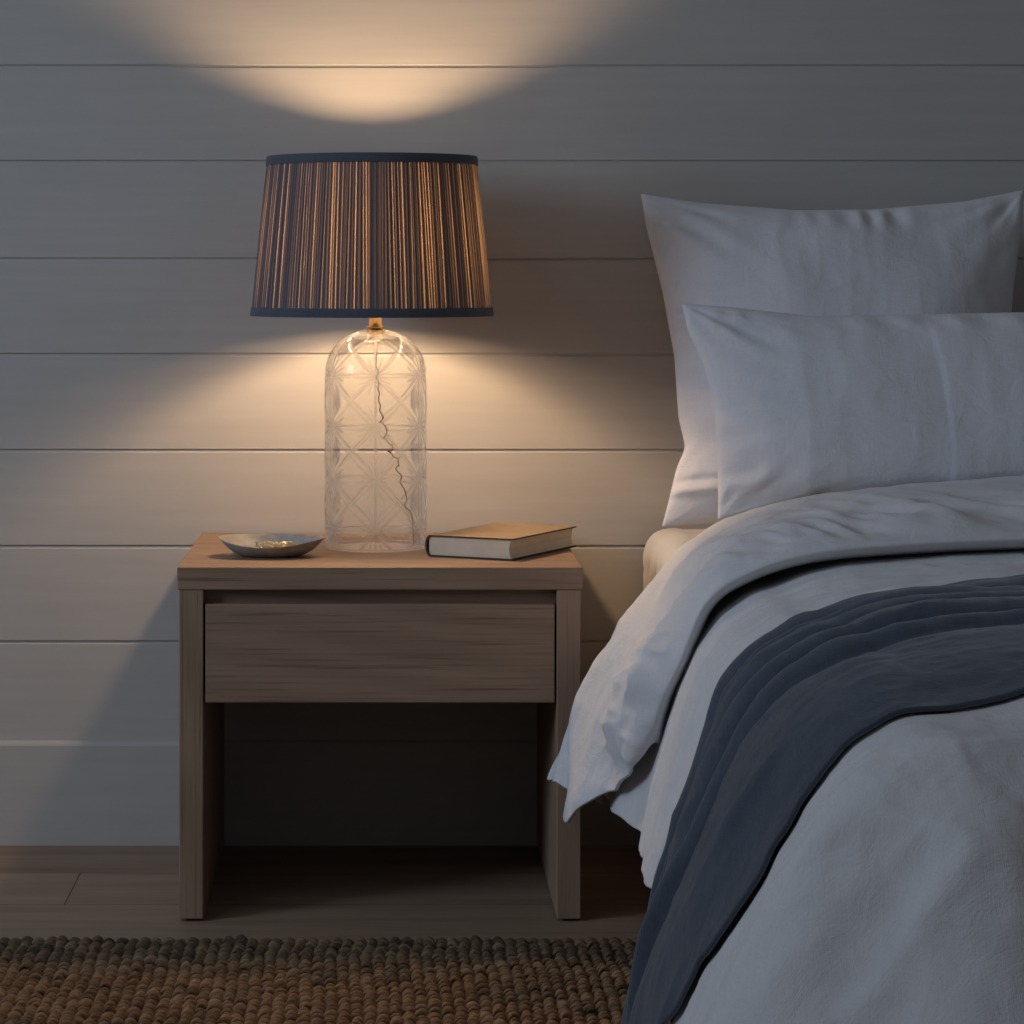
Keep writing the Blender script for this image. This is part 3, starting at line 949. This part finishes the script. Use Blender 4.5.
# ---- folded-back end of the duvet: a puffy band across the bed, its end flaring over the side
def PX(X, Y, y):
    s = (y - CY) / F
    return np.array([(X - 386) * s, y, CZ - (Y - 270) * s])
def build_band():
    # curves from the hanging tip up over the edge and across the bed; points built where the cloth lies
    head = [(.228, -.620, .222), (.238, -.612, .252), (.252, -.605, .290), (.275, -.60, .338), (.3025, -.59, .388), (.334, -.57, .434), (.366, -.55, .474), (.402, -.53, .512), (.438, -.515, .543), (.49, -.505, .573), (.57, -.50, .598), (.68, -.50, .617), (.92, -.495, .636), (1.18, -.49, .640)]
    front = [(.340, -.93, .319), (.345, -.945, .334), (.350, -.96, .350), (.357, -.972, .368), (.364, -.985, .387), (.372, -.99, .405), (.382, -1.0, .430), (.394, -1.0, .462), (.412, -1.0, .500), (.447, -1.0, .529), (.5225, -1.0, .5575), (.63, -1.0, .571), (.83, -1.0, .580), (1.18, -1.0, .583)]
    head = np.array(head); front = np.array(front)
    n = len(head)
    cols = []
    outv = np.zeros((n, 3))
    for i in range(n):
        tng = head[min(i + 1, n - 1)] - head[max(i - 1, 0)]
        v = np.array([-tng[2], 0, tng[0]]); outv[i] = v / np.linalg.norm(v)
    fr = [0, .12, .3, .5, .7, .88, 1]
    bulge = [.0, .009, .020, .027, .031, .031, .016]
    for q, b in zip(fr, bulge):
        P = head * (1 - q) + front * q + outv * b
        cols.append(P)
    cols = np.array(cols)                      # (7, n, 3)
    # hem: tip 1 at the head end, notch, second tip, rising to the front
    hem = np.array([(.232, -.62, .217), (.256, -.66, .209), (.247, -.72, .178), (.2765, -.78, .222), (.296, -.84, .246), (.318, -.89, .276), (.340, -.93, .319)])
    for k in range(7):
        d = hem[k] - cols[k, 0]
        for j, w in enumerate((1, .72, .42, .18)):
            cols[k, j] += d * w
    # turn-unders at the head end and at the front
    def under(colA, colB, d):                  # a column tucked beneath colA
        return colA - outv * d
    h2 = cols[0] - outv * .018 + np.array([0, -.020, 0]); h3 = cols[1] - outv * .045 + np.array([0, -.02, 0])
    outf = np.zeros((n, 3))
    for i in range(n):
        tng = cols[6][min(i + 1, n - 1)] - cols[6][max(i - 1, 0)]
        v = np.array([-tng[2], 0, tng[0]]); outf[i] = v / np.linalg.norm(v)
    f2 = cols[6] - outf * .013 + np.array([0, .012, 0]); f3 = cols[6] - outf * .022 + np.array([0, .045, 0])
    allc = np.array([h3, h2, *cols, f2, f3])
    G = catmull(allc, 190)                     # along y
    G = np.transpose(catmull(np.transpose(G, (1, 0, 2)), 300), (1, 0, 2))     # along the strip
    G = smooth_rows(smooth_cols(G, 6), 5)
    nrm = grid_normals(G)
    mid = nrm[95, 250]
    if mid[2] < 0: nrm = -nrm
    x, y, z = G[..., 0], G[..., 1], G[..., 2]
    t = np.linspace(0, 1, 190)[:, None]
    s = np.linspace(0, 1, 300)[None, :]
    a = .006 * fbm(x * 5, y * 7, z * 4, 4, 61)
    b = .0022 * ridge(x * 15, y * 15, z * 8, 3, 62)
    # gathers by the front edge
    gath = smooth(.40, .62, t) * (.0100 * ridge(x * 11 + y * 6, y * 5, z * 8, 3, 65) - .003)
    # long folds running down the hanging end
    lf = smooth(.62, .3, s) * (.008 * np.sin(t * 20 + 2.2 * vnoise(s * 5, t * 2, 0, 12)) + .003 * np.sin(t * 43 + s * 9)) * smooth(.0, .25, t) * smooth(.95, .6, t)
    inner = smooth(.10, .22, t) * smooth(.96, .86, t)
    fade = smooth(.815, .70, t) * smooth(.10, .24, t)
    G = G + nrm * ((a * inner + b + gath + lf) * fade)[..., None]
    G = smooth_rows(smooth_cols(G, 1), 1)
    # wavy hem
    hemw = smooth(.08, 0, s)
    G[..., 2] += hemw * .0012 * np.sin(t * 60)
    R = G.copy(); R[..., 0] = 2 * BM - R[..., 0]
    A = np.concatenate([G, R[:, ::-1][:, 1:]], axis=1)
    o = link('turned_back_edge', A.reshape(-1, 3), grid_faces(*A.shape[:2]), M['linen'], duvet)
    finish_cloth(o, .005, -1)
    return o
build_band()

# ---- throw blanket
def build_throw():
    ya, yb = -1.35, -1.97
    nc, nr = 260, 340
    c = np.linspace(YH - ya - .02, YH - yb + .02, nc)
    zh = .112
    kh = np.interp(-zh, -PROF[:, 1], np.arange(PLEN + 1)) / PLEN
    rows = np.r_[np.linspace(0, 1, 150), 1 + np.linspace(0, kh, 190)[1:]]
    V = duvet_pos(c, rows)
    V = smooth_rows(V, 14); V = smooth_cols(V, 4)
    n = grid_normals(V)
    if n[10, 5, 2] < 0: n = -n
    W = wrinkle(V, n, 40)
    s = rows[:, None] / (1 + kh)         # 0 spine .. 1 hem
    v = np.linspace(0, 1, nc)[None, :]
    # the hanging end is gathered: its width shrinks toward the hem
    s1 = (rows / (1 + kh))[:, None]
    cw = (YH - ya) + v * (yb - ya) * -1 * (1 - .20 * smooth(.70, 1.0, s1))
    fi = (cw - c[0]) / (c[1] - c[0]); i0 = np.clip(np.floor(fi).astype(int), 0, nc - 2); fr_ = (fi - i0)[..., None]
    ri = np.arange(len(rows))[:, None]
    W = W[ri, i0] * (1 - fr_) + W[ri, i0 + 1] * fr_
    n = n[ri, i0] * (1 - fr_) + n[ri, i0 + 1] * fr_
    drift = .05 * np.sin(s * 5 + 1) + .03 * np.sin(s * 11)
    vv = v + drift * smooth(0, .12, v) * smooth(1, .88, v)
    sd = smooth(.42, .75, s)
    h = np.zeros((len(rows), nc))
    bnd = [0, .055, .125, .20, .285, .375, .475, .545, .60, 1.0]
    amp = [(.004, .007), (.006, .014), (.008, .015), (.010, .019), (.011, .022), (.018, .034), (.011, .022), (.001, .004), (.016, .024)]
    for k in range(len(amp)):
        wv = lambda j: 0 if j in (0, len(bnd) - 1) else .016 * np.sin(s * (6 + j) + j * 1.7) + .012 * vnoise(s * 9, j * 3.3, 0, 70 + j)
        b0, b1 = bnd[k] + wv(k), bnd[k + 1] + wv(k + 1)
        u = np.clip((v - b0) / (b1 - b0), 0, 1)
        hump = np.sin(PI * u) ** .65
        if k == len(amp) - 1: hump = np.sin(PI * u ** .7) ** .8
        h += hump * (amp[k][0] * (1 - sd) + amp[k][1] * sd) * (1 + .35 * vnoise(s * 7, k * 2.1, 1, 90))
    h = h * smooth(0, .03, v) ** .5
    for _ in range(2):
        h[:, 1:-1] = h[:, 1:-1] * .5 + (h[:, :-2] + h[:, 2:]) * .25
    h += .0012 * fbm(W[..., 0] * 10, W[..., 1] * 14, W[..., 2] * 8, 3, 77)
    W = W + n * (.0065 + np.maximum(h, -.001))[..., None]
    # crisp hem, uneven
    hemk = smooth(.9, 1.0, s)
    W[..., 2] += hemk * (.022 * smooth(0, .14, v) - .055 * smooth(.17, .5, v))
    W[..., 2] = np.maximum(W[..., 2], .024)
    # gather the hanging end a little
    R = W.copy(); R[..., 0] = 2 * BM - R[..., 0]
    A = np.concatenate([W[::-1], R[1:]], axis=0)
    o = link('throw_blanket', A.reshape(-1, 3), grid_faces(*A.shape[:2]), M['throw'])
    tag(o, 'slate blue throw blanket draped in folds across the foot of the bed', 'blanket')
    finish_cloth(o, .005, 0)
build_throw()

# ---- pillows
def pillow(name, TL, TR, BL, BR, thick, nrmdir, left_prof, top_prof, bot_prof, mat, seed, seam=None):
    """four corners in space (world); profiles bend the edges inward; thickness is laid along nrmdir."""
    N = 170
    u = np.linspace(0, 1, N)[None, :]; v = np.linspace(0, 1, N)[:, None]        # u to the right, v down
    TL, TR, BL, BR = map(np.array, (TL, TR, BL, BR))
    def e(a): return a[..., None]
    P = e((1 - u) * (1 - v)) * TL + e(u * (1 - v)) * TR + e((1 - u) * v) * BL + e(u * v) * BR
    ux = (TR - TL) / np.linalg.norm(TR - TL); dn = (BL - TL) / np.linalg.norm(BL - TL)
    lp = np.interp(v[:, 0], *zip(*left_prof)); lp = catm1(lp)
    tp = np.interp(u[0], *zip(*top_prof)); tp = catm1(tp)
    bp = np.interp(u[0], *zip(*bot_prof)); bp = catm1(bp)
    P = P + e(lp[:, None] * (1 - u) ** 3 - lp[:, None] * u ** 3) * ux
    P = P + e(tp[None, :] * (1 - v) ** 3) * dn + e(bp[None, :] * v ** 3) * dn
    nd = np.array(nrmdir, float); nd /= np.linalg.norm(nd)
    uu, vv = u * 2 - 1, v * 2 - 1
    prof = (np.clip(1 - np.abs(uu) ** 2.6, 0, 1) ** .60) * (np.clip(1 - np.abs(vv) ** 2.6, 0, 1) ** .60)
    cu = np.minimum(u, 1 - u) * 1.0; cv = np.minimum(v, 1 - v)
    Vs = []
    for sgn in (1, -1):
        h = prof * thick / 2
        edge = smooth(0, .12, np.minimum(cu, cv))
        x, y = P[..., 0], P[..., 2]
        w = .010 * fbm(x * 3.5, y * 3.5, seed + sgn, 3, seed) * edge
        # creases running in from the corners and edges
        cr = 0
        for (a, b, k) in ((0, 0, 1), (1, 0, 1), (0, 1, 1), (1, 1, 1)):
            dx, dy = u - a, v - b
            ang = np.arctan2(np.abs(dy), np.abs(dx) + 1e-6); rad = np.hypot(dx, dy)
            cr = cr + (.0026 * np.sin(ang * 13 + 2.0 * vnoise(rad * 7, ang * 2, seed, seed)) * (.5 + vnoise(ang * 3, rad * 4, a * 3 + b, seed + 8)) * np.exp(-((rad - .15) / .13) ** 2))
        ed = .0050 * np.sin(u * 70 + 5 * vnoise(u * 6, v * 3, 1, seed)) * np.exp(-((v - .05) / .05) ** 2) * vnoise(u * 5, 0, 2, seed + 5)
        ed = ed + .0050 * np.sin(v * 60 + 5 * vnoise(v * 6, u * 3, 1, seed)) * np.exp(-((u - .05) / .05) ** 2) * vnoise(v * 5, 1, 2, seed + 9)
        rg_ = .0016 * ridge(x * 9, y * 5, 0, 3, seed + 4) * edge
        fall = np.clip(np.minimum(cu, cv) / .02, 0, 1)
        d = h + (w + cr + ed + rg_) * fall
        if not seam and sgn > 0:
            d = d + .007 * np.exp(-((v - .905 - .05 * u) / .014) ** 2) * smooth(.5, .1, u) - .006 * np.exp(-((v - .875 - .05 * u) / .012) ** 2) * smooth(.5, .1, u)
        if seam and sgn > 0:
            sl = u - seam - .012 * np.sin(v * 3)
            d = d + .0020 * smooth(-.003, .003, sl) * smooth(0, .08, np.minimum(v, 1 - v)) * smooth(.5, .08, sl) + .0
        d = np.maximum(d, 0) + .0009
        Vs.append(P + e(d * sgn) * nd)
    A = np.concatenate([Vs[0].reshape(-1, 3), Vs[1].reshape(-1, 3)])
    f1 = grid_faces(N, N, flip=True); f2 = [tuple(i + N * N for i in q[::-1]) for q in f1]
    ring = [j for j in range(N)] + [i * N + N - 1 for i in range(1, N)] + [(N - 1) * N + j for j in range(N - 2, -1, -1)] + [i * N for i in range(N - 2, 0, -1)]
    L = len(ring)
    f3 = [(ring[k], ring[(k + 1) % L], ring[(k + 1) % L] + N * N, ring[k] + N * N) for k in range(L)]
    return A, f1 + f2 + f3, ring, Vs

def catm1(a, it=8):
    for _ in range(it):
        b = a.copy(); b[1:-1] = a[1:-1] * .5 + (a[:-2] + a[2:]) * .25; a = b
    return a

def build_pillows():
    yt, yb = -.085, -.245
    s1, s2 = F / (yt - CY), F / (yb - CY)
    def pt(X, Y, y): return PX(X, Y, y)
    TL = pt(641, 194, -.095); TR = pt(1024, 190, -.095); BL = pt(662, 532, -.27); BR = pt(1040, 524, -.27)
    BL[2] = .540; BR[2] = .540
    A, f, ring, Vs = pillow('p', TL, TR, BL, BR, .17, (0, -1, .28),
        [(0, 0), (.1, .005), (.3, .024), (.5, .036), (.68, .036), (.77, .044), (.83, .028), (.93, .012), (1, 0)],
        [(0, 0), (.15, .016), (.4, .031), (.6, .031), (.85, .018), (1, 0)], [(0, 0), (.3, -.012), (.7, -.012), (1, 0)], None, 5)
    o = link('pillow', A, f, M['pillow'])
    tag(o, 'large square white linen pillow leaning against the boarded wall', 'pillow')
    TL = pt(682, 304, -.355); BL = pt(718, 528, -.44); 
    TR = TL + np.array([.76, 0, .004]); BR = BL + np.array([.72, 0, .0]); BL[2] = .566; BR[2] = .566
    A, f, ring, Vs = pillow('p', TL, TR, BL, BR, .155, (0, -1, .22),
        [(0, 0), (.12, .002), (.3, .018), (.5, .022), (.7, .015), (.9, .006), (1, 0)],
        [(0, 0), (.08, .004), (.25, .020), (.5, .018), (.85, .014), (1, 0)], [(0, 0), (.3, -.010), (.7, -.010), (1, 0)], None, 23, seam=.465)
    o = link('pillow', A, f, M['pillow'])
    tag(o, 'white linen rectangular pillow propped in front of the larger square one', 'pillow')
build_pillows()

# ================================================================ LIGHT
def area(name, loc, target, size, size_y, power, col, spread=PI):
    l = bpy.data.lights.new(name, 'AREA'); l.shape = 'RECTANGLE'; l.size = size; l.size_y = size_y
    l.energy = power; l.color = col; l.spread = spread
    o = bpy.data.objects.new(name, l); C.objects.link(o)
    o.location = loc
    d = Vector(target) - Vector(loc)
    o.rotation_euler = d.to_track_quat('-Z', 'Y').to_euler()
    return o
area('window_light', (-3.1, -2.15, 1.65), (.3, -.4, .6), 1.0, 1.2, 12, (.60, .76, 1.0), 1.75)
area('fill_light', (-1.9, -2.5, 2.75), (.5, -.7, .5), 1.8, 1.4, 6.5, (.80, .88, 1.0))  # added soft fill from upper left, not an actual lamp
w = bpy.data.worlds.new('world'); bpy.context.scene.world = w; w.use_nodes = True
bg = w.node_tree.nodes['Background']
bg.inputs[0].default_value = (.90, .92, 1.0, 1); bg.inputs[1].default_value = .085

sc = bpy.context.scene
sc.view_settings.view_transform = 'Standard'
sc.view_settings.look = 'None'
sc.view_settings.exposure = 0
sc.cycles.use_denoising = True
sc.cycles.max_bounces = 10
sc.cycles.transparent_max_bounces = 16
sc.cycles.caustics_reflective = False
sc.cycles.caustics_refractive = True
sc.cycles.sample_clamp_indirect = 6
